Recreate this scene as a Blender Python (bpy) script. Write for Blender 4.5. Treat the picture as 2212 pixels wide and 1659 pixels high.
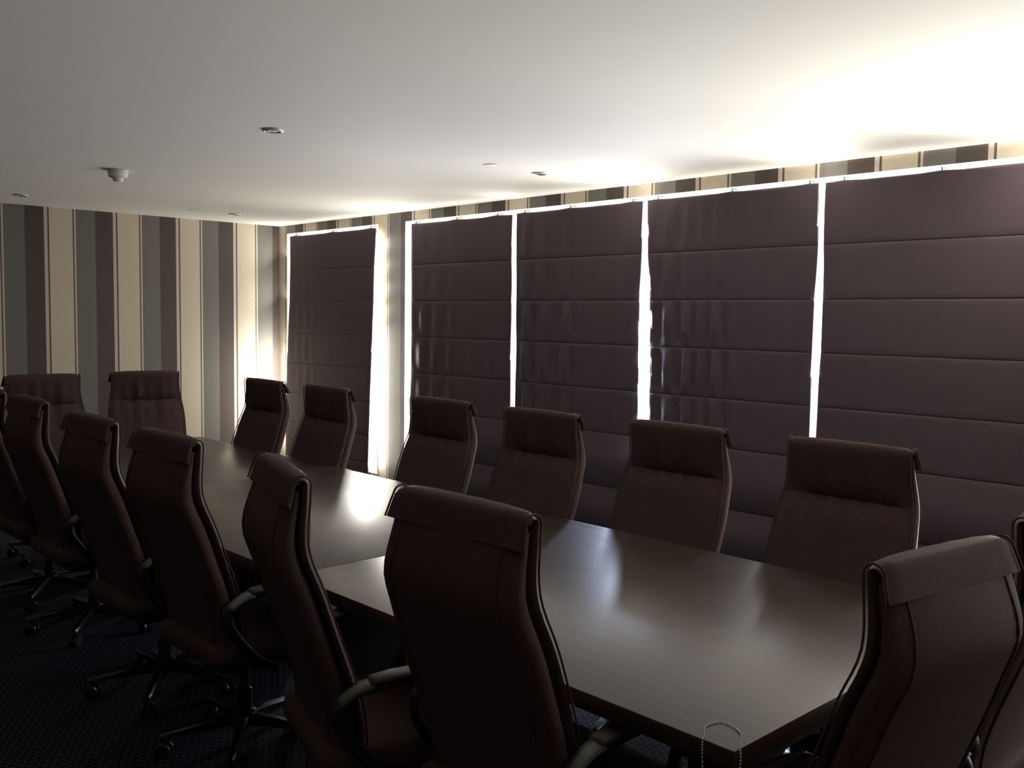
import bpy, bmesh, math, random
from mathutils import Vector, Matrix
random.seed(7)
for o in list(bpy.data.objects): bpy.data.objects.remove(o)
S = bpy.context.scene
COL = S.collection

# ---------------------------------------------------------------- camera
F_PX = 2046.7; YAW, PITCH, ROLL = 0.75919, -0.07022, 0.01384
fw = Vector((math.sin(YAW)*math.cos(PITCH), math.cos(YAW)*math.cos(PITCH), math.sin(PITCH)))
rt = Vector((math.cos(YAW), -math.sin(YAW), 0)); up = rt.cross(fw)
r2 = rt*math.cos(ROLL)+up*math.sin(ROLL); u2 = -rt*math.sin(ROLL)+up*math.cos(ROLL)
cam_d = bpy.data.cameras.new('camera'); cam = bpy.data.objects.new('camera', cam_d); COL.objects.link(cam)
cam_d.sensor_width = 36.0; cam_d.lens = F_PX/2212*36; cam_d.clip_start = 0.02
M = Matrix((r2, u2, -fw)).transposed().to_4x4(); M.translation = Vector((0, 0, 1.6))
cam.matrix_world = M
S.camera = cam

# ---------------------------------------------------------------- world, daylight, exposure
S.view_settings.view_transform = 'Standard'; S.view_settings.look = 'None'
S.view_settings.gamma = 1.0; S.view_settings.use_curve_mapping = False
S.view_settings.exposure = 0.0
W = bpy.data.worlds.new('daylight_sky'); S.world = W; W.use_nodes = True
W.node_tree.nodes['Background'].inputs[0].default_value = (1.0, 0.985, 0.96, 1)
W.node_tree.nodes['Background'].inputs[1].default_value = 5.0

ZC = 2.45                      # ceiling
XW, YB = 4.745, 8.32           # window wall face, back wall face
XL, YN = -3.4, -2.4            # left wall, wall behind the camera
XB = 4.69                      # plane in which the blinds hang, a hand's breadth off the wall
ZL, ZT, ZS = 2.371, 2.338, 0.235   # lintel, blind top, sill
OPEN1 = (6.676, 8.175); OPEN2 = (-1.35, 6.294)

# blinds: (left y, right y) at height samples, top to bottom
ZK = [2.34, 2.2, 2.0, 1.72, 1.43, 1.15, 0.9, 0.24]
BL = [
 dict(l=[8.02,8.02,8.02,8.03,8.06,8.08,8.09,8.11], r=[6.632,6.64,6.657,6.665,6.68,6.695,6.705,6.735]),
 dict(l=[6.135]*2+[6.136,6.132,6.13,6.129,6.145,6.15], r=[4.962,4.964,4.964,4.958,4.961,4.957,4.954,4.954]),
 dict(l=[4.914,4.917,4.912,4.907,4.90,4.905,4.908,4.91], r=[3.78,3.779,3.78,3.787,3.788,3.784,3.781,3.78]),
 dict(l=[3.74,3.737,3.729,3.706,3.697,3.69,3.685,3.68], r=[2.591,2.588,2.581,2.591,2.594,2.592,2.59,2.588]),
 dict(l=[2.549,2.551,2.549,2.542,2.542,2.55,2.557,2.557], r=[1.41]*8),
 dict(l=[1.37]*8, r=[0.23]*8),
 dict(l=[0.19]*8, r=[-1.25]*8),
]
def interp(z, ks):
    if z >= ZK[0]: return ks[0]
    for i in range(len(ZK)-1):
        if ZK[i] >= z >= ZK[i+1]:
            t = (ZK[i]-z)/(ZK[i]-ZK[i+1]); return ks[i]*(1-t)+ks[i+1]*t
    return ks[-1]

def gap_light(name, c, n, long_axis, length, width, radiance, color, spread=180):
    """daylight entering through one slit between blind and wall, or between two blinds"""
    d = bpy.data.lights.new(name, 'AREA'); d.shape = 'RECTANGLE'; d.size = length; d.size_y = width
    d.energy = radiance*math.pi*length*width; d.color = color; d.spread = math.radians(spread)
    o = bpy.data.objects.new(name, d); COL.objects.link(o)
    n = Vector(n).normalized(); x = Vector(long_axis).normalized(); z = -n; y = z.cross(x).normalized()
    m = Matrix((x, y, z)).transposed().to_4x4(); m.translation = Vector(c); o.matrix_world = m
    return o
WARM = (1.0, 0.95, 0.86); COOL = (0.80, 0.89, 1.0); BLUE = (0.62, 0.73, 1.0); NEUT = (1.0, 0.985, 0.96)
L_TOP, L_SIDE, L_UP = 8.0, 12.0, 28.0
for i, b in enumerate(BL):                                   # over the top of every blind
    y0, y1 = b['r'][0], b['l'][0]
    gap_light('daylight_over_blind', ((XW+XB)/2, (y0+y1)/2, (ZL+ZT)/2+0.001), (-1, 0, 0.15), (0, 1, 0), y1-y0, 0.04, L_TOP, WARM)
ZV0, ZV1 = 0.30, 2.33
def tilted_strip(name, y, w, n, z0, z1, nseg, seg, radiance, color, spread=180, off=0.03):
    h = (z1-z0)/nseg; nn = Vector(n).normalized(); la = Vector((0, 0, 1)); la = (la-nn*la.dot(nn)).normalized()
    for j in range(nseg):
        gap_light(name, (XW-off, y, z0+(j+0.5)*h), nn, la, seg, w, radiance*h/seg, color, spread)
def sky(y, w, ny, k, color, z0=ZV0, z1=ZV1, off=0.03):         # skylight coming down through a slit
    tilted_strip('skylight_beside_blind', y, w, (-1, ny, -0.45), z0, z1, max(4, round((z1-z0)/0.2)), 0.11, L_SIDE*k, color, 180, off)
def thin(y, w, ny, k, color, z0=ZV0, z1=ZV1):                                  # weaker, level daylight through a slit
    gap_light('daylight_beside_blind', (XW-0.03, y, (z0+z1)/2), (-1, ny, 0), (0, 0, 1), z1-z0, w, L_SIDE*k, color)
def ground(y, w, k, tilt=0.85, ny=0.0, spread=180):            # light thrown up by the sunlit paving outside
    tilted_strip('ground_light_beside_blind', y, w, (-0.7, ny, tilt), ZV0, ZV1, 5, 0.07, L_UP*k, WARM, spread)
thin(8.115, 0.07, 0.9, 6.0, WARM, ZV0, 1.30); ground(8.115, 0.07, 0.5)
thin(6.71, 0.05, -0.7, 15.0, WARM, ZV0, 1.40); sky(6.70, 0.05, -0.3, 15.0, WARM, 1.40, ZV1); ground(6.70, 0.05, 0.8)
thin(6.19, 0.09, 0.6, 1.0, NEUT); ground(6.19, 0.09, 0.35)
thin(4.945, 0.042, 0.0, 0.8, NEUT); ground(4.945, 0.042, 0.45)
sky(3.75, 0.055, -0.3, 11.0, BLUE, ZV0, 1.9, 0.05); ground(3.75, 0.055, 1.8, 1.0, 0.1, 150)
thin(2.575, 0.042, 0.0, 1.0, NEUT); ground(2.575, 0.042, 2.4, 1.0, -0.15, 150)
thin(1.395, 0.04, 0.0, 1.0, COOL); ground(1.395, 0.04, 11.0, 0.85, 0.0, 150)
thin(0.21, 0.04, 0.0, 2.0, NEUT)

# ---------------------------------------------------------------- materials
def mat(name, base=(0.8,0.8,0.8), rough=0.5, metal=0.0, spec=0.5, coat=0.0, sheen=0.0):
    m = bpy.data.materials.new(name); m.use_nodes = True
    p = m.node_tree.nodes['Principled BSDF']
    p.inputs['Base Color'].default_value = (*base, 1); p.inputs['Roughness'].default_value = rough
    p.inputs['Metallic'].default_value = metal; p.inputs['Specular IOR Level'].default_value = spec
    p.inputs['Coat Weight'].default_value = coat; p.inputs['Sheen Weight'].default_value = sheen
    return m
def nt(m): return m.node_tree.nodes, m.node_tree.links, m.node_tree.nodes['Principled BSDF']
def add_noise(m, scale, amount, bump=0.0, dist=0.002, stretch=(1,1,1), detail=4):
    """vary the colour a little and add fine relief, in object coordinates"""
    N, L, p = nt(m)
    tc = N.new('ShaderNodeTexCoord'); mp = N.new('ShaderNodeMapping'); mp.inputs['Scale'].default_value = stretch
    no = N.new('ShaderNodeTexNoise'); no.inputs['Scale'].default_value = scale; no.inputs['Detail'].default_value = detail
    L.new(tc.outputs['Object'], mp.inputs[0]); L.new(mp.outputs[0], no.inputs['Vector'])
    if amount:
        base = p.inputs['Base Color'].default_value[:3]
        mx = N.new('ShaderNodeMix'); mx.data_type = 'RGBA'
        mx.inputs[6].default_value = (*[c*(1-amount) for c in base], 1); mx.inputs[7].default_value = (*[min(1, c*(1+amount)) for c in base], 1)
        L.new(no.outputs['Fac'], mx.inputs[0]); L.new(mx.outputs[2], p.inputs['Base Color'])
    if bump:
        bp = N.new('ShaderNodeBump'); bp.inputs['Strength'].default_value = bump; bp.inputs['Distance'].default_value = dist
        L.new(no.outputs['Fac'], bp.inputs['Height']); L.new(bp.outputs[0], p.inputs['Normal'])
    return m

def wallpaper(name, axis, origin, sign):
    m = mat(name, rough=0.6, spec=0.3); N, L, p = nt(m)
    g = N.new('ShaderNodeNewGeometry'); sx = N.new('ShaderNodeSeparateXYZ'); L.new(g.outputs['Position'], sx.inputs[0])
    a = N.new('ShaderNodeMath'); a.operation = 'SUBTRACT'; a.inputs[1].default_value = origin; L.new(sx.outputs[axis], a.inputs[0])
    b = N.new('ShaderNodeMath'); b.operation = 'MULTIPLY'; b.inputs[1].default_value = sign/0.5565; L.new(a.outputs[0], b.inputs[0])
    f = N.new('ShaderNodeMath'); f.operation = 'FRACT'; L.new(b.outputs[0], f.inputs[0])
    cr = N.new('ShaderNodeValToRGB'); cr.color_ramp.interpolation = 'CONSTANT'
    P = 0.5565
    stops = [(0, (0.60,0.53,0.49)), (0.024, (0.115,0.085,0.062)), (0.037, (0.66,0.575,0.45)), (0.223, (0.16,0.125,0.09)),
             (0.236, (0.64,0.57,0.46)), (0.248, (0.185,0.172,0.152)), (0.407, (0.088,0.068,0.060))]
    e = cr.color_ramp.elements
    e[0].position = 0; e[0].color = (*stops[0][1], 1); e[1].position = stops[1][0]/P; e[1].color = (*stops[1][1], 1)
    for pos, c in stops[2:]:
        q = e.new(pos/P); q.color = (*c, 1)
    L.new(f.outputs[0], cr.inputs[0])
    no = N.new('ShaderNodeTexNoise'); no.inputs['Scale'].default_value = 220
    mx = N.new('ShaderNodeMix'); mx.data_type = 'RGBA'; mx.blend_type = 'MULTIPLY'; mx.inputs[0].default_value = 0.18
    L.new(cr.outputs[0], mx.inputs[6]); L.new(no.outputs['Fac'], mx.inputs[7]); L.new(mx.outputs[2], p.inputs['Base Color'])
    bp = N.new('ShaderNodeBump'); bp.inputs['Strength'].default_value = 0.15; bp.inputs['Distance'].default_value = 0.001
    L.new(no.outputs['Fac'], bp.inputs['Height']); L.new(bp.outputs[0], p.inputs['Normal'])
    return m
M_WP_BACK = wallpaper('striped_wallpaper_back', 0, 3.148, 1)
M_WP_WIN = wallpaper('striped_wallpaper_window', 1, 3.983, -1)
M_CEIL = add_noise(mat('ceiling_paint', (0.80, 0.78, 0.73), 0.75, spec=0.2), 1.2, 0.02, 0.08, 0.004)
M_JAMB = mat('white_jamb_paint', (0.78, 0.77, 0.74), 0.6)

def carpet():
    m = mat('woven_check_carpet', rough=0.95, spec=0.1); N, L, p = nt(m)
    tc = N.new('ShaderNodeTexCoord'); mp = N.new('ShaderNodeMapping'); mp.inputs['Rotation'].default_value = (0, 0, 0.0)
    L.new(tc.outputs['Object'], mp.inputs[0])
    br = N.new('ShaderNodeTexBrick'); br.inputs['Scale'].default_value = 1.0
    br.inputs['Color1'].default_value = (0.012, 0.0125, 0.016, 1); br.inputs['Color2'].default_value = (0.017, 0.018, 0.023, 1)
    br.inputs['Mortar'].default_value = (0.085, 0.088, 0.115, 1); br.inputs['Mortar Size'].default_value = 0.0045
    br.inputs['Brick Width'].default_value = 0.03; br.inputs['Row Height'].default_value = 0.026; br.inputs['Mortar Smooth'].default_value = 0.6
    no = N.new('ShaderNodeTexNoise'); no.inputs['Scale'].default_value = 120; no.inputs['Detail'].default_value = 2
    mx = N.new('ShaderNodeMix'); mx.data_type = 'RGBA'; mx.blend_type = 'MULTIPLY'; mx.inputs[0].default_value = 0.85
    L.new(mp.outputs[0], br.inputs['Vector']); L.new(tc.outputs['Object'], no.inputs['Vector'])
    L.new(br.outputs['Color'], mx.inputs[6]); L.new(no.outputs['Fac'], mx.inputs[7]); L.new(mx.outputs[2], p.inputs['Base Color'])
    bp = N.new('ShaderNodeBump'); bp.inputs['Strength'].default_value = 0.5; bp.inputs['Distance'].default_value = 0.004
    L.new(no.outputs['Fac'], bp.inputs['Height']); L.new(bp.outputs[0], p.inputs['Normal'])
    return m
M_CARPET = carpet()

def wood():
    m = mat('dark_walnut_veneer', (0.035, 0.018, 0.013), 0.3, spec=0.8, coat=0.0); N, L, p = nt(m)
    tc = N.new('ShaderNodeTexCoord'); mp = N.new('ShaderNodeMapping'); mp.inputs['Scale'].default_value = (14, 0.7, 14)
    no = N.new('ShaderNodeTexNoise'); no.inputs['Scale'].default_value = 3.0; no.inputs['Detail'].default_value = 6; no.inputs['Distortion'].default_value = 0.6
    cr = N.new('ShaderNodeValToRGB'); e = cr.color_ramp.elements
    e[0].position = 0.3; e[0].color = (0.022, 0.0115, 0.009, 1); e[1].position = 0.75; e[1].color = (0.055, 0.030, 0.021, 1)
    L.new(tc.outputs['Object'], mp.inputs[0]); L.new(mp.outputs[0], no.inputs['Vector']); L.new(no.outputs['Fac'], cr.inputs[0]); L.new(cr.outputs[0], p.inputs['Base Color'])
    mr = N.new('ShaderNodeMapRange'); mr.inputs[3].default_value = 0.29; mr.inputs[4].default_value = 0.36
    L.new(no.outputs['Fac'], mr.inputs[0]); L.new(mr.outputs[0], p.inputs['Roughness'])
    return m
M_WOOD = wood()
M_WOOD_DK = mat('black_wood_apron', (0.02, 0.013, 0.011), 0.5)
M_LEATHER = add_noise(mat('dark_brown_leather', (0.092, 0.057, 0.054), 0.6, spec=0.04, sheen=0.0), 55, 0.12, 0.25, 0.0015)
M_LEATHER_IN = mat('dark_leather_gusset', (0.022, 0.014, 0.015), 0.6)
M_PIPING = mat('leather_piping', (0.085, 0.053, 0.050), 0.65, spec=0.05)
M_BLACK = mat('black_plastic', (0.012, 0.012, 0.013), 0.4)
M_ARM = add_noise(mat('brown_arm_pad_leather', (0.065, 0.045, 0.042), 0.45), 60, 0.1, 0.2, 0.001)
M_ARMMETAL = mat('polished_grey_arm', (0.13, 0.13, 0.12), 0.5, metal=0.0)
M_CHROME = mat('dull_aluminium', (0.09, 0.09, 0.095), 0.34, metal=1.0)
M_BLIND = add_noise(mat('aubergine_blind_fabric', (0.090, 0.064, 0.077), 0.58, spec=0.25, sheen=0.1), 260, 0.14, 0.25, 0.0008)
M_LINING = mat('white_blackout_lining', (0.72, 0.72, 0.70), 0.8)
M_RAIL = mat('white_blind_rail', (0.6, 0.6, 0.58), 0.5)
M_CLIP = mat('dark_clip', (0.05, 0.045, 0.045), 0.5)
M_FRAME = mat('white_window_frame', (0.75, 0.75, 0.74), 0.4)
M_WHITEPL = mat('white_plastic', (0.78, 0.76, 0.70), 0.4)
M_STEEL = mat('pale_steel_trim', (0.62, 0.60, 0.55), 0.4, metal=0.2)
M_LAMPGL = mat('unlit_lamp_reflector', (0.30, 0.29, 0.27), 0.15, metal=0.8)
M_RECESS_SHADE = mat('recess_shade', (0.03, 0.03, 0.03), 0.6)
M_BEAD = mat('pearl_white_bead', (0.62, 0.60, 0.55), 0.3)
M_TERRACE = add_noise(mat('pale_terrace_paving', (0.6, 0.58, 0.55), 0.8), 6, 0.1)
def glass():
    m = bpy.data.materials.new('window_glass'); m.use_nodes = True; N = m.node_tree.nodes; L = m.node_tree.links
    N.remove(N['Principled BSDF']); out = N['Material Output']
    t = N.new('ShaderNodeBsdfTransparent'); t.inputs[0].default_value = (0.95, 0.97, 0.96, 1)
    g = N.new('ShaderNodeBsdfGlossy'); g.inputs['Roughness'].default_value = 0.02
    mx = N.new('ShaderNodeMixShader'); mx.inputs[0].default_value = 0.08
    L.new(t.outputs[0], mx.inputs[1]); L.new(g.outputs[0], mx.inputs[2]); L.new(mx.outputs[0], out.inputs[0])
    return m
M_GLASS = glass()

# ---------------------------------------------------------------- mesh helpers
def mesh_from(bm, name, m, smooth=False, auto=None):
    bmesh.ops.recalc_face_normals(bm, faces=bm.faces)
    me = bpy.data.meshes.new(name); bm.to_mesh(me); bm.free(); me.materials.append(m)
    if smooth:
        me.polygons.foreach_set('use_smooth', [True]*len(me.polygons))
        if auto: me.set_sharp_from_angle(angle=math.radians(auto))
    return me
def obj(name, me, parent=None, loc=(0,0,0), rz=0.0):
    o = bpy.data.objects.new(name, me); COL.objects.link(o); o.location = loc; o.rotation_euler = (0, 0, rz)
    if parent: o.parent = parent
    return o
def empty(name, loc=(0,0,0), rz=0.0):
    o = bpy.data.objects.new(name, None); COL.objects.link(o); o.location = loc; o.rotation_euler = (0,0,rz); o.empty_display_size = 0.1
    return o
def tag(o, label=None, cat=None, group=None, kind=None):
    if label: o['label'] = label
    if cat: o['category'] = cat
    if group: o['group'] = group
    if kind: o['kind'] = kind
    return o
def box(bm, x0, x1, y0, y1, z0, z1, bevel=0.0, seg=2):
    r = bmesh.ops.create_cube(bm, size=1.0)
    bmesh.ops.transform(bm, matrix=Matrix.Translation(((x0+x1)/2, (y0+y1)/2, (z0+z1)/2)) @ Matrix.Diagonal((x1-x0, y1-y0, z1-z0, 1)), verts=r['verts'])
    if bevel:
        es = list({e for v in r['verts'] for e in v.link_edges})
        bmesh.ops.bevel(bm, geom=es, offset=bevel, segments=seg, profile=0.5, affect='EDGES')
def tube(bm, pts, rad, n=8, close=False, flat=None):
    """tube along points; rad a number or list; flat=(a,b) gives an elliptical section"""
    pts = [Vector(p) for p in pts]; k = len(pts); rings = []
    prev = None
    for i, p in enumerate(pts):
        if close: t = (pts[(i+1) % k]-pts[i-1]).normalized()
        else: t = (pts[min(i+1, k-1)]-pts[max(i-1, 0)]).normalized()
        if prev is None:
            a = Vector((0,1,0)) if abs(t.y) < 0.9 else Vector((1,0,0))
            nrm = (a-t*a.dot(t)).normalized()
        else: nrm = (prev-t*prev.dot(t)).normalized()
        prev = nrm; bn = t.cross(nrm)
        r = rad[i] if isinstance(rad, (list, tuple)) else rad
        fa, fb = flat if flat else (1, 1)
        rings.append([bm.verts.new(p+nrm*(r*fa*math.cos(2*math.pi*j/n))+bn*(r*fb*math.sin(2*math.pi*j/n))) for j in range(n)])
    loft(bm, rings, close)
def loft(bm, rings, close=False):
    n = len(rings[0]); k = len(rings)
    for i in range(k if close else k-1):
        A, B = rings[i], rings[(i+1) % k]
        for j in range(n): bm.faces.new((A[j], A[(j+1) % n], B[(j+1) % n], B[j]))
    if not close:
        bm.faces.new(rings[0][::-1]); bm.faces.new(rings[-1])
def lathe(bm, prof, n=24, axis_loc=(0,0,0)):
    """profile list of (r,z); closed at ends when r=0"""
    rings = []; ax = Vector(axis_loc)
    for r, z in prof:
        if r < 1e-6: rings.append([bm.verts.new(ax+Vector((0,0,z)))])
        else: rings.append([bm.verts.new(ax+Vector((r*math.cos(2*math.pi*j/n), r*math.sin(2*math.pi*j/n), z))) for j in range(n)])
    for A, B in zip(rings, rings[1:]):
        for j in range(n):
            if len(A) == 1 and len(B) == 1: continue
            if len(A) == 1: bm.faces.new((A[0], B[j], B[(j+1) % n]))
            elif len(B) == 1: bm.faces.new((A[j], A[(j+1) % n], B[0]))
            else: bm.faces.new((A[j], A[(j+1) % n], B[(j+1) % n], B[j]))
def lerp_tab(tab, z):
    tab = sorted(tab)
    if z <= tab[0][0]: return tab[0][1]
    for (a, va), (b, vb) in zip(tab, tab[1:]):
        if a <= z <= b:
            t = (z-a)/(b-a); return va*(1-t)+vb*t
    return tab[-1][1]
def smooth_tab(tab, z):
    return sum(lerp_tab(tab, z+d) for d in (-0.03, -0.015, 0, 0.015, 0.03))/5

# ---------------------------------------------------------------- the room
def struct(name, bm, m, parent=None):
    o = obj(name, mesh_from(bm, name, m), parent)
    if not parent: o['kind'] = 'structure'
    return o
bm = bmesh.new(); box(bm, XL-0.2, XW+0.2, YN-0.2, YB+0.2, -0.12, 0.0); struct('floor', bm, M_CARPET)
bm = bmesh.new(); box(bm, XL-0.2, XW+0.2, YN-0.2, YB+0.2, ZC, ZC+0.15); struct('ceiling', bm, M_CEIL)
bm = bmesh.new(); box(bm, XL-0.2, XW+0.2, YB, YB+0.2, 0, ZC); struct('wall_back', bm, M_WP_BACK)
bm = bmesh.new(); box(bm, XL-0.2, XL, YN, YB, 0, ZC); struct('wall_left', bm, M_WP_WIN)
bm = bmesh.new(); box(bm, XL-0.2, XW+0.2, YN-0.2, YN, 0, ZC); struct('wall_front', bm, M_WP_BACK)
bm = bmesh.new()
WT = 0.2
box(bm, XW, XW+WT, YN, YB, ZL, ZC); box(bm, XW, XW+WT, YN, YB, 0, ZS)
box(bm, XW, XW+WT, OPEN1[1], YB, ZS, ZL); box(bm, XW, XW+WT, OPEN2[1], OPEN1[0], ZS, ZL); box(bm, XW, XW+WT, YN, OPEN2[0], ZS, ZL)
wr = struct('wall_right', bm, M_WP_WIN); wr.data.materials.append(M_JAMB)
for p in wr.data.polygons:
    if p.normal.x > -0.5: p.material_index = 1
bm = bmesh.new(); box(bm, XW+WT, XW+14, YN-6, YB+6, -0.3, -0.05); struct('floor_terrace', bm, M_TERRACE)

def window(name, y0, y1, npan):
    w = empty(name, (XW+0.13, (y0+y1)/2, ZS)); w['kind'] = 'structure'
    bm = bmesh.new(); h = ZL-ZS; L = y1-y0; b = 0.012
    box(bm, -0.025, 0.025, -L/2, L/2, 0, b); box(bm, -0.025, 0.025, -L/2, L/2, h-b, h)
    box(bm, -0.025, 0.025, -L/2, -L/2+b, b, h-b); box(bm, -0.025, 0.025, L/2-b, L/2, b, h-b)
    obj('window_frame', mesh_from(bm, 'window_frame', M_FRAME), w)
    step = L/npan
    for i in range(1, npan):
        bm = bmesh.new(); yy = -L/2+i*step; box(bm, -0.025, 0.025, yy-0.02, yy+0.02, b, h-b)
        obj('mullion', mesh_from(bm, 'mullion', M_FRAME), w)
    for i in range(npan):
        bm = bmesh.new(); box(bm, -0.003, 0.003, -L/2+i*step+0.02, -L/2+(i+1)*step-0.02, b, h-b)
        obj('pane', mesh_from(bm, 'pane', M_GLASS), w)
window('window_1', *OPEN1, 1)
window('window_2', *OPEN2, 6)

# ---------------------------------------------------------------- roman blinds
SEAMS = [2.338, 2.007, 1.718, 1.432, 1.143, 0.855, 0.565, 0.325, 0.238]
SEAMS_LOW = SEAMS[:-3]+[0.50, 0.225, 0.165]
TIES = [(7.925, 7.295, 6.71), (6.085, 5.58, 5.125), (4.84, 4.40, 3.862), (3.666, 3.132, 2.646), (2.449, 1.947, 1.46), (1.31, 0.8, 0.29), (0.1, -0.5, -1.1)]
BLAB = ['narrow dark aubergine roman blind nearest the room corner, alone on its window',
        'dark aubergine roman blind just right of the wallpapered pier',
        'dark aubergine roman blind between the two brightest vertical slits of light, second from the pier',
        'rippled dark aubergine roman blind left of the slit above the nearest window-side chair',
        'smooth dark aubergine roman blind at the right edge, nearest the camera',
        'dark aubergine roman blind next after the one at the right edge', 'last dark aubergine roman blind behind the camera side']
RIP = [0.0015, 0.010, 0.012, 0.018, 0.0012, 0.004, 0.004]
def make_blind(i, b):
    rnd = random.Random(30+i); SM = SEAMS if i == 0 else SEAMS_LOW
    yc = (b['l'][0]+b['r'][0])/2
    root = empty('roman_blind', (XB, yc, ZS))
    tag(root, BLAB[i], 'blind', 'roman blinds along the window wall')
    waves = [(rnd.uniform(30, 66), rnd.uniform(0, 6.28), rnd.uniform(0.4, 1)) for _ in range(4)]
    for k in range(len(SM)-1):
        z1, z0 = SM[k], SM[k+1]; n = 44; H = z1-z0
        TR = [0, 0.004/H, 0.010/H]+[j/10 for j in range(1, 10)]+[1-0.008/H, 1-0.003/H, 1]; mrows = len(TR)-1
        bm = bmesh.new(); front = []; back = []
        amp = RIP[i]*([0.35, 0.45, 0.9, 1.0, 0.7, 0.4, 0.3, 0.1][k]); ph = rnd.uniform(-0.6, 0.6)
        jl, jr = rnd.uniform(-0.003, 0.003), rnd.uniform(-0.003, 0.003)
        for r in range(mrows+1):
            t = TR[r]; z = z1-H*t
            # rounded tuck at both seams, belly lower down; the lowest folds hang fuller
            edge = min(1.0, t*H/0.010)**0.5 * min(1.0, (1-t)*H/0.008)**0.5
            belly = (0.0015+(0.028 if i else 0.004)*(k >= 5)*(k < 7))*math.sin(math.pi*min(1, t**1.25))
            ya, yb = interp(z, b['l'])+jl*math.sin(math.pi*t), interp(z, b['r'])+jr*math.sin(math.pi*t)
            fr, bk = [], []
            for c in range(n+1):
                s = c/n; y = ya+(yb-ya)*s
                w = sum(a*math.sin(q*y+p+ph) for q, p, a in waves)*amp*math.sin(math.pi*t)*(0.15+math.exp(-((s-0.24)/0.24)**2))
                side = min(1.0, s*abs(ya-yb)/0.012, (1-s)*abs(ya-yb)/0.012)**0.5
                x = -(0.004+0.004*edge*side+belly*side*0.8+w*side)
                zz = z
                if k == 0:
                    d = min(abs(y-ty) for ty in TIES[i]); zz = z-0.010*math.sin(min(1.0, d/0.26)*math.pi/2)*max(0, 1-t*2.2)**2
                fr.append(bm.verts.new((x, y-yc, zz-ZS))); bk.append(bm.verts.new((0.003, y-yc, zz-ZS)))
            front.append(fr); back.append(bk)
        for r in range(mrows):
            for c in range(n):
                bm.faces.new((front[r][c], front[r][c+1], front[r+1][c+1], front[r+1][c]))
        for r in range(mrows):
            bm.faces.new((front[r][0], front[r+1][0], back[r+1][0], back[r][0])); bm.faces.new((front[r][n], back[r][n], back[r+1][n], front[r+1][n]))
        for c in range(n):
            bm.faces.new((front[0][c], back[0][c], back[0][c+1], front[0][c+1])); bm.faces.new((front[mrows][c], front[mrows][c+1], back[mrows][c+1], back[mrows][c]))
        bm.faces.new([back[0][0], back[mrows][0], back[mrows][n], back[0][n]])
        obj('fabric_panel', mesh_from(bm, 'fabric_panel', M_BLIND, True, 60), root)
    # lining: unseen sheet added to block light at the seams; follows the side edges
    bm = bmesh.new(); A = []
    for z in [SM[0]-0.016, 2.2, 2.0, 1.72, 1.43, 1.15, 0.9, SM[-1]+0.004]:
        ya, yb = interp(z, b['l'])-yc-0.004, interp(z, b['r'])-yc+0.004
        A.append([bm.verts.new((xx, yy, z-ZS)) for xx, yy in ((0.004, ya), (0.004, yb), (0.007, yb), (0.007, ya))])
    loft(bm, A); obj('lining', mesh_from(bm, 'lining', M_LINING), root)
    bm = bmesh.new(); box(bm, 0.009, 0.03, b['r'][0]-yc+0.005, b['l'][0]-yc-0.005, ZT-ZS-0.045, ZT-ZS-0.016, 0.003); obj('head_rail', mesh_from(bm, 'head_rail', M_RAIL), root)
    for y in TIES[i]:
        bm = bmesh.new()
        box(bm, 0.002, 0.012, y-yc-0.0028, y-yc+0.0028, ZT-ZS-0.012, ZT-ZS+0.018); box(bm, 0.010, XW-XB-0.001, y-yc-0.002, y-yc+0.002, ZT-ZS+0.013, ZT-ZS+0.018)
        obj('bracket', mesh_from(bm, 'bracket', M_CLIP), root)
    return root
for i, b in enumerate(BL[:6]): make_blind(i, b)

# ---------------------------------------------------------------- conference tables
TX0, TX1, TZ = 1.595, 2.945, 0.74
TSEG = [(1.02, 2.7385), (2.7415, 4.4985), (4.5015, 6.26)]
TLAB = ['dark walnut table at the near end, bare top crossed by a bluish streak of light',
        'dark walnut middle table of the row, with the brightest reflection on its top',
        'dark walnut table at the far end of the row, before the two end chairs']
for (y0, y1), lab in zip(TSEG, TLAB):
    cy = (y0+y1)/2; cx = (TX0+TX1)/2; hw = (TX1-TX0)/2; hl = (y1-y0)/2
    t = empty('conference_table', (cx, cy, 0)); tag(t, lab, 'table', 'tables joined into one long board table')
    bm = bmesh.new(); box(bm, -hw, hw, -hl, hl, TZ-0.044, TZ, 0.0025, 2); obj('tabletop', mesh_from(bm, 'tabletop', M_WOOD, True, 40), t)
    for s in (-1, 1):
        bm = bmesh.new(); box(bm, -hw+0.05, hw-0.05, s*(hl-0.06)-0.012, s*(hl-0.06)+0.012, TZ-0.10, TZ-0.044, 0.002); obj('end_rail', mesh_from(bm, 'end_rail', M_WOOD_DK), t)
        bm = bmesh.new(); box(bm, -0.2, 0.2, s*(hl-0.42)-0.03, s*(hl-0.42)+0.03, 0.02, TZ-0.044, 0.004); obj('pedestal_panel', mesh_from(bm, 'pedestal_panel', M_WOOD_DK, True, 40), t)
        bm = bmesh.new(); box(bm, -0.24, 0.24, s*(hl-0.42)-0.06, s*(hl-0.42)+0.06, 0.0, 0.03, 0.006); obj('pedestal_foot', mesh_from(bm, 'pedestal_foot', M_WOOD_DK, True, 40), t)

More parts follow.
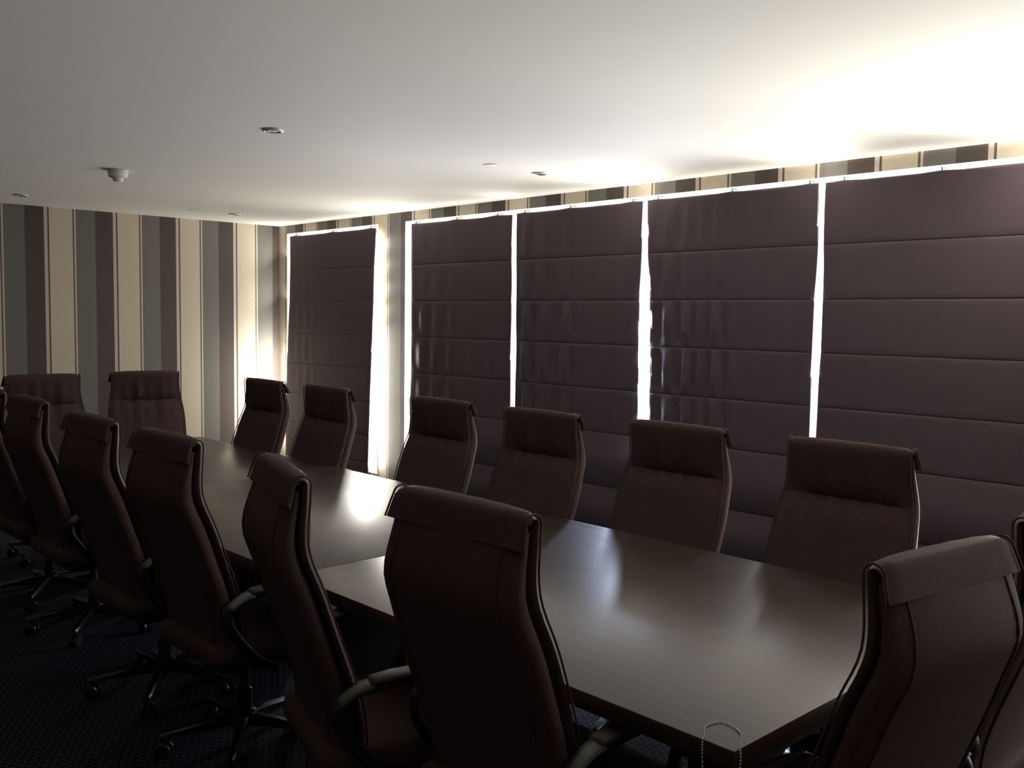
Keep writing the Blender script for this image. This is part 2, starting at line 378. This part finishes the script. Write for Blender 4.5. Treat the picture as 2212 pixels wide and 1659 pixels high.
# ---------------------------------------------------------------- high-back chairs (local +x = the way the chair faces)
TOP = 1.175
FP = [(0.44, -0.112), (0.52, -0.118), (0.60, -0.135), (0.70, -0.168), (0.78, -0.197), (0.85, -0.220), (0.90, -0.237), (0.94, -0.254), (0.98, -0.270), (1.02, -0.272), (1.06, -0.268), (1.12, -0.262), (1.18, -0.262)]
HW = [(0.44, 0.225), (0.55, 0.245), (0.66, 0.258), (0.78, 0.262), (0.86, 0.260), (0.92, 0.254), (0.97, 0.246), (1.02, 0.236), (1.08, 0.231), (1.18, 0.230)]
def fpos(z): return smooth_tab(FP, z)
def hw(z): return smooth_tab(HW, z)
PT = 0.019      # pad thickness
def sheet_ring(bm, f, z, nf, nz, w, t, puff=0.0, waves=None, nlat=18):
    """rounded strip section: centre line front surface at (f,z), normal (nf,nz), half width w, thickness t"""
    ring = []
    r = min(t*0.5, 0.012)
    for j in range(nlat+1):                                       # front, from +y to -y
        s = 1-2*j/nlat; y = s*(w-r*0.2)
        d = puff*(1-abs(s)**4) - r*max(0, (abs(s)-0.9)/0.1)**2
        if waves: d += waves(y)*(1-abs(s)**6)
        ring.append(bm.verts.new((f+nf*d, y, z+nz*d)))
    ring.append(bm.verts.new((f-nf*t*0.5, -w, z-nz*t*0.5)))
    for j in range(7):
        s = -1+2*j/6; ring.append(bm.verts.new((f-nf*t, s*(w-r*0.6), z-nz*t)))
    ring.append(bm.verts.new((f-nf*t*0.5, w, z-nz*t*0.5)))
    return ring
rc = random.Random(5)
WV = [(rc.uniform(35, 95), rc.uniform(0, 6.28)) for _ in range(4)]
def chair_path():
    """front face from the seat up, over the top and down the back as a flap: list of (f, z, nf, nz, w)"""
    P = []
    z = 0.45
    while z < TOP-0.030:
        df = (fpos(z+0.01)-fpos(z-0.01))/0.02; n = Vector((1, 0, -df)).normalized()
        P.append((fpos(z), z, n.x, n.z, hw(z))); z += 0.025
    R0 = 0.024; zc = TOP-R0; fc = fpos(zc)-R0
    for k in range(0, 9):
        a = math.pi*k/8*0.93; P.append((fc+R0*math.cos(a), zc+R0*math.sin(a), math.cos(a), math.sin(a), 0.232))
    f, zz = P[-1][0], P[-1][1]
    for k in range(1, 5):
        P.append((f-0.0042*k, zz-0.0135*k, -0.95, 0.28, 0.233+0.0026*k))
    return P
PATH = chair_path()
ISEAM = max(i for i, p in enumerate(PATH) if p[1] <= 0.985 and p[2] > 0.5 and i < 30)
def pad_part(idx0, idx1, name, seam_lo, seam_hi):
    bm = bmesh.new(); rings = []
    for i in range(idx0, idx1+1):
        f, z, nf, nz, w = PATH[i]
        e0 = min(1, (i-idx0)/2.0) if seam_lo else 1; e1 = min(1, (idx1-i)/2.0) if seam_hi else 1
        e = min(e0, e1)
        amp = (0.0075*math.exp(-((z-1.03)/0.08)**2)+0.0045*math.exp(-((z-0.90)/0.10)**2))*(1 if nf > 0.3 else 0)
        flap = i > len(PATH)-6
        rings.append(sheet_ring(bm, f, z, nf, nz, w, PT*(0.55 if flap else 1.0), puff=(0.010*e-0.010*(1-e)) if nf > 0.2 else 0.002, waves=lambda y: amp*sum(math.sin(q*y+p) for q, p in WV)*0.6))
    loft(bm, rings)
    return mesh_from(bm, name, M_LEATHER, True, 70)
def chair_meshes():
    R = []
    R.append(('backrest_cushion', pad_part(0, ISEAM, 'backrest_cushion', False, True), None))
    R.append(('headrest', pad_part(ISEAM, len(PATH)-1, 'headrest', True, False), None))
    # rear shell
    bm = bmesh.new(); rings = []
    z = 0.42
    while z <= TOP-0.035:
        df = (fpos(z+0.01)-fpos(z-0.01))/0.02; n = Vector((1, 0, -df)).normalized(); w = hw(z)-0.004
        topf = max(0.0, (z-0.98)/(TOP-0.98)); th = 0.062*(1-0.80*topf)
        f0 = fpos(z)-PT-0.003; ring = []; N = 28
        for j in range(N):
            a = 2*math.pi*j/N; ca, sa = math.cos(a), math.sin(a); ex = 0.5
            yy = w*math.copysign(abs(ca)**0.36, ca); dd = -th/2+th/2*math.copysign(abs(sa)**0.55, sa)
            if sa < 0: dd -= 0.010*(1-abs(yy/w)**2)
            ring.append(bm.verts.new((f0+n.x*dd, yy, z+n.z*dd)))
        rings.append(ring); z += 0.0265
    loft(bm, rings); R.append(('back_shell', mesh_from(bm, 'back_shell', M_LEATHER, True, 70), None))
    # piping down both edges of the cushion, round the flap
    for s in (-1, 1):
        bm = bmesh.new(); tube(bm, [(f+nf*0.000, s*(w-0.001), z+nz*0.000) for f, z, nf, nz, w in PATH], 0.0026, 6); R.append(('piping', mesh_from(bm, 'piping', M_PIPING, True), None))
        bm = bmesh.new(); pts = []
        for k in range(27):
            z = 0.47+k*0.025; w = hw(z)-0.055
            topf = max(0.0, (z-0.98)/(TOP-0.98)); th = 0.062*(1-0.80*topf)
            df = (fpos(z+0.01)-fpos(z-0.01))/0.02; n = Vector((1, 0, -df)).normalized(); dd = -th-0.010*(1-(w/(hw(z)-0.004))**2)*0.9+0.001
            pts.append((fpos(z)-PT-0.003+n.x*dd, s*w, z+n.z*dd))
        tube(bm, pts, 0.0035, 6); R.append(('back_seam', mesh_from(bm, 'back_seam', M_PIPING, True), None))
    # seat
    bm = bmesh.new(); rings = []
    for f, w, zb, zt in [(-0.235, 0.20, 0.405, 0.455), (-0.225, 0.225, 0.395, 0.470), (-0.15, 0.245, 0.39, 0.478), (-0.02, 0.255, 0.385, 0.482), (0.12, 0.258, 0.385, 0.484), (0.20, 0.256, 0.385, 0.478), (0.245, 0.25, 0.390, 0.462), (0.262, 0.238, 0.405, 0.437)]:
        ring = []; N = 28
        for j in range(N):
            a = 2*math.pi*j/N; ca, sa = math.cos(a), math.sin(a)
            ring.append(bm.verts.new((f, w*math.copysign(abs(ca)**0.35, ca), (zb+zt)/2+(zt-zb)/2*math.copysign(abs(sa)**0.5, sa))))
        rings.append(ring)
    loft(bm, rings); R.append(('seat', mesh_from(bm, 'seat', M_LEATHER, True, 70), None))
    bm = bmesh.new(); box(bm, -0.19, 0.19, -0.2, 0.2, 0.365, 0.388, 0.008); R.append(('seat_pan', mesh_from(bm, 'seat_pan', M_BLACK, True, 40), None))
    # arms: closed loops with a pad on top
    for s in (-1, 1):
        y = s*0.275
        ctrl = [(-0.02, 0.372, s*0.20), (-0.03, 0.378, y*0.97), (-0.11, 0.43, y), (-0.195, 0.54, y), (-0.205, 0.598, y), (-0.165, 0.632, y), (-0.09, 0.645, y), (0.03, 0.648, y), (0.12, 0.643, y), (0.18, 0.618, y), (0.185, 0.57, y), (0.15, 0.47, y), (0.09, 0.395, y), (0.06, 0.378, y*0.95), (0.05, 0.372, s*0.2)]
        pts = []
        for k in range(len(ctrl)-1):
            p0, p1, p2, p3 = [Vector((c[0], c[2], c[1])) for c in (ctrl[max(k-1, 0)], ctrl[k], ctrl[k+1], ctrl[min(k+2, len(ctrl)-1)])]
            for q in range(4):
                t = q/4; pts.append(0.5*((2*p1)+(p2-p0)*t+(2*p0-5*p1+4*p2-p3)*t*t+(3*p1-p0-3*p2+p3)*t**3))
        pts.append(Vector((ctrl[-1][0], ctrl[-1][2], ctrl[-1][1])))
        bm = bmesh.new(); tube(bm, pts, 0.017, 8, flat=(1.35, 0.72)); R.append(('armrest', mesh_from(bm, 'armrest', M_BLACK, True), None))
        idx = len(R)-1
        bm = bmesh.new(); rings = []
        for f, z, w, h in [(-0.125, 0.652, 0.019, 0.006), (-0.115, 0.655, 0.026, 0.013), (-0.06, 0.659, 0.029, 0.016), (0.05, 0.660, 0.030, 0.016), (0.12, 0.656, 0.029, 0.015), (0.152, 0.648, 0.024, 0.012), (0.16, 0.643, 0.017, 0.006)]:
            rings.append([bm.verts.new((f, y+w*math.copysign(abs(math.cos(a))**0.6, math.cos(a)), z+h*math.sin(a)*0.8)) for a in [2*math.pi*j/14 for j in range(14)]])
        loft(bm, rings); R.append(('arm_pad', mesh_from(bm, 'arm_pad', M_ARM, True, 60), idx))
        bm = bmesh.new(); tube(bm, [p for p in pts if p.x < -0.10 and p.z > 0.60], 0.0185, 8, flat=(1.4, 0.75)); R.append(('arm_cap', mesh_from(bm, 'arm_cap', M_ARMMETAL, True), idx))
    # under-structure
    bm = bmesh.new(); box(bm, -0.13, 0.11, -0.07, 0.07, 0.315, 0.366, 0.012); R.append(('tilt_mechanism', mesh_from(bm, 'tilt_mechanism', M_BLACK, True, 40), None))
    bm = bmesh.new(); tube(bm, [(0.0, -0.06, 0.335), (0.0, -0.16, 0.332), (0.0, -0.23, 0.345)], [0.006, 0.006, 0.011], 8); R.append(('tilt_lever', mesh_from(bm, 'tilt_lever', M_BLACK, True), None))
    bm = bmesh.new(); lathe(bm, [(0, 0.10), (0.028, 0.10), (0.028, 0.21), (0.018, 0.215), (0.018, 0.32), (0, 0.32)], 16); R.append(('gas_lift', mesh_from(bm, 'gas_lift', M_CHROME, True, 40), None))
    bm = bmesh.new(); lathe(bm, [(0, 0.078), (0.036, 0.08), (0.046, 0.10), (0.042, 0.128), (0.030, 0.135), (0, 0.135)], 20); R.append(('base_hub', mesh_from(bm, 'base_hub', M_CHROME, True, 40), None))
    for k in range(5):
        a = 2*math.pi*k/5+0.3; c, s_ = math.cos(a), math.sin(a)
        bm = bmesh.new(); rings = []
        for rr, w, z0, z1 in [(0.03, 0.022, 0.082, 0.124), (0.12, 0.019, 0.082, 0.116), (0.22, 0.016, 0.078, 0.102), (0.295, 0.014, 0.074, 0.092), (0.305, 0.009, 0.077, 0.088)]:
            rings.append([bm.verts.new((c*rr-s_*yy, s_*rr+c*yy, zz)) for yy, zz in ((-w, z0), (w, z0), (w*1.0, z1-0.006), (w*0.6, z1), (-w*0.6, z1), (-w, z1-0.006))])
        loft(bm, rings); R.append(('base_leg', mesh_from(bm, 'base_leg', M_CHROME, True, 35), None))
        li = len(R)-1
        bm = bmesh.new(); ca = a+1.1; ax = Vector((math.cos(ca), math.sin(ca), 0)); cen = Vector((c*0.285, s_*0.285, 0.029))
        for side in (-1, 1):
            rings = []
            for off, rad in ((0.006, 0.026), (0.010, 0.029), (0.020, 0.029), (0.025, 0.024)):
                t1 = Vector((-ax.y, ax.x, 0))
                rings.append([bm.verts.new(cen+ax*(side*off)+t1*(rad*math.cos(2*math.pi*j/14))+Vector((0, 0, rad*math.sin(2*math.pi*j/14)))) for j in range(14)])
            loft(bm, rings)
        tube(bm, [cen+Vector((0, 0, 0.0)), cen+Vector((0, 0, 0.05))], 0.0065, 8)
        R.append(('caster', mesh_from(bm, 'caster', M_BLACK, True, 40), li))
    return R
CH = chair_meshes()
def place_chair(x, y, rz, label, group, lift=1.0):
    """x, y = middle of the upper front edge of the back, rz = facing"""
    off = Vector((0.262, 0)); c, s = math.cos(rz), math.sin(rz)
    root = empty('office_chair', (x+off.x*c, y+off.x*s, 0), rz); tag(root, label, 'chair', group); root.scale.z = lift
    made = []
    for name, me, par in CH:
        o = bpy.data.objects.new(name, me); COL.objects.link(o); o.parent = made[par] if par is not None else root
        made.append(o)
    return root
D = math.radians
G1, G2, G3 = 'chairs along the window side of the table', 'chairs along the camera side of the table', 'chairs at the ends of the table'
WIN = [(3.035, 5.555, 180, 'dark leather high-back chair nearest the room corner, against the glowing wallpaper'),
       (3.05, 4.835, 180, 'dark leather high-back chair in front of the blind nearest the corner'),
       (3.075, 3.80, 180, 'dark leather high-back chair just right of the wallpapered pier'),
       (3.07, 3.06, 180, 'dark leather high-back chair under the leftmost slit between long blinds'),
       (3.13, 2.335, 180, 'dark leather high-back chair under the widest slit between the blinds'),
       (3.145, 1.595, 180, 'dark leather high-back chair nearest the camera on the window side')]
for x, y, a, lab in WIN: place_chair(x, y, D(a), lab, G1)
NEAR = [(1.415, 1.625, 0, 'biggest dark leather chair seen from behind, in the middle foreground'),
        (1.318, 2.262, -17, 'dark leather chair seen from behind, just left of the biggest one, turned a little'),
        (1.39, 3.16, 0, 'dark leather chair seen from behind, third from the camera on the near side'),
        (1.39, 3.86, 0, 'dark leather chair seen from behind, fourth from the camera on the near side'),
        (1.455, 4.86, 0, 'dark leather chair seen from behind at the left edge, in front of the last one'),
        (1.465, 5.56, 0, 'last dark leather chair of the near side, mostly cut off by the left edge')]
for x, y, a, lab in NEAR: place_chair(x, y, D(a), lab, G2, 1.02 if a else 1.01)
place_chair(2.77, 6.75, D(-90-14), 'dark purple-brown leather chair at the far table end, its whole front facing the camera', G3)
place_chair(2.07, 6.72, D(-90-4), 'wrinkled dark leather chair at the far table end, further left by the wall', G3)
place_chair(1.965, 0.80, D(90-9), 'dark leather chair at the near table end, its back rim lit, lower right', G3, 0.97)
place_chair(2.66, 0.81, D(90+2), 'dark leather chair at the near table end, only a sliver at the right edge', G3, 0.97)

# ---------------------------------------------------------------- ceiling fittings
DLAB = [(2.25, 4.0, 'round steel ceiling downlight nearest the camera, on the left of the ceiling'), (4.0, 4.0, 'round steel ceiling downlight close above the window blinds'),
        (2.22, 7.62, 'round steel ceiling downlight at the left edge by the back wall'), (3.9, 7.585, 'round steel ceiling downlight near the bright room corner')]
for x, y, lab in DLAB:
    t = empty('downlight', (x, y, ZC)); tag(t, lab, 'downlight', 'recessed ceiling downlights')
    bm = bmesh.new(); lathe(bm, [(0.036, -0.001), (0.036, -0.007), (0.040, -0.010), (0.047, -0.008), (0.051, -0.003), (0.051, 0.0)], 32); obj('trim_ring', mesh_from(bm, 'trim_ring', M_STEEL, True, 50), t)
    bm = bmesh.new(); lathe(bm, [(0.0, -0.0015), (0.0355, -0.002), (0.0355, -0.0005), (0, -0.0005)], 24); obj('recess_shade_disc', mesh_from(bm, 'recess_shade_disc', M_RECESS_SHADE), t)  # flat disc, its dark colour stands in for shade inside the fitting
    bm = bmesh.new(); lathe(bm, [(0.0, -0.004), (0.010, -0.006), (0.022, -0.0075), (0.027, -0.006), (0.027, -0.002), (0.0, -0.002)], 24); o = obj('lamp', mesh_from(bm, 'lamp', M_LAMPGL, True, 50), t); o.location = (0.004, 0.004, 0)
for x, y, lab in [(3.60, 3.99, 'small flat round ceiling cap left of the downlight by the blinds'), (3.516, 7.555, 'small flat round ceiling cap near the back wall, left of a downlight')]:
    t = empty('ceiling_cap', (x, y, ZC)); tag(t, lab, 'ceiling cap', 'small round caps in the ceiling')
    bm = bmesh.new(); lathe(bm, [(0, -0.005), (0.033, -0.0045), (0.039, -0.002), (0.039, 0.0)], 28); obj('cover_disc', mesh_from(bm, 'cover_disc', M_WHITEPL, True, 40), t)
    bm = bmesh.new(); lathe(bm, [(0.039, 0), (0.039, -0.003), (0.042, -0.003), (0.042, 0)], 28); obj('rim', mesh_from(bm, 'rim', M_STEEL, True, 40), t)
t = empty('smoke_detector', (2.24, 5.83, ZC)); tag(t, 'white round smoke detector on the ceiling above the far table', 'smoke detector')
bm = bmesh.new(); lathe(bm, [(0, -0.001), (0.058, -0.001), (0.06, -0.006), (0.058, -0.018), (0.0, -0.018)], 32); obj('mounting_base', mesh_from(bm, 'mounting_base', M_WHITEPL, True, 40), t)
bm = bmesh.new(); lathe(bm, [(0.0, -0.016), (0.056, -0.018), (0.055, -0.036), (0.046, -0.044), (0.034, -0.048), (0.0, -0.048)], 32); obj('housing', mesh_from(bm, 'housing', M_WHITEPL, True, 40), t)
bm = bmesh.new(); lathe(bm, [(0.0, -0.047), (0.030, -0.048), (0.029, -0.062), (0.022, -0.069), (0.0, -0.070)], 28); obj('sensor_chamber', mesh_from(bm, 'sensor_chamber', M_WHITEPL, True, 40), t)

# ---------------------------------------------------------------- beaded chain hung over the near corner of the table
def catmull(P, n):
    out = []
    for k in range(len(P)-1):
        p0, p1, p2, p3 = [Vector(P[i]) for i in (max(k-1, 0), k, k+1, min(k+2, len(P)-1))]
        for q in range(n):
            t = q/n; out.append(0.5*((2*p1)+(p2-p0)*t+(2*p0-5*p1+4*p2-p3)*t*t+(3*p1-p0-3*p2+p3)*t**3))
    out.append(Vector(P[-1])); return out
CP = [(1.574, 1.07, 0.46), (1.581, 1.08, 0.60), (1.588, 1.092, 0.72), (1.5915, 1.094, 0.741), (1.605, 1.10, 0.7428), (1.65, 1.125, 0.7428), (1.69, 1.11, 0.7428), (1.675, 1.06, 0.7428), (1.632, 1.03, 0.7428), (1.612, 1.018, 0.741), (1.607, 1.0135, 0.72), (1.594, 1.012, 0.60), (1.582, 1.02, 0.48), (1.576, 1.04, 0.43), (1.574, 1.055, 0.435), (1.574, 1.07, 0.46)]
path = catmull(CP, 24)
bm = bmesh.new(); acc = 0.0; last = path[0]
for p in path:
    acc += (p-last).length; last = p
    if acc >= 0.0052:
        acc = 0.0; r = bmesh.ops.create_icosphere(bm, subdivisions=1, radius=0.0024); bmesh.ops.translate(bm, vec=p, verts=r['verts'])
ch = empty('beaded_chain', (1.6, 1.06, 0.43)); tag(ch, 'white beaded chain loop hanging over the near corner of the table', 'chain')
me = mesh_from(bm, 'beads', M_BEAD, True); o = obj('beads', me, ch, (-1.6, -1.06, -0.43)); o['kind'] = 'stuff'
bm = bmesh.new(); tube(bm, path[::3], 0.0007, 5); obj('cord', mesh_from(bm, 'cord', M_BEAD, True), ch, (-1.6, -1.06, -0.43))
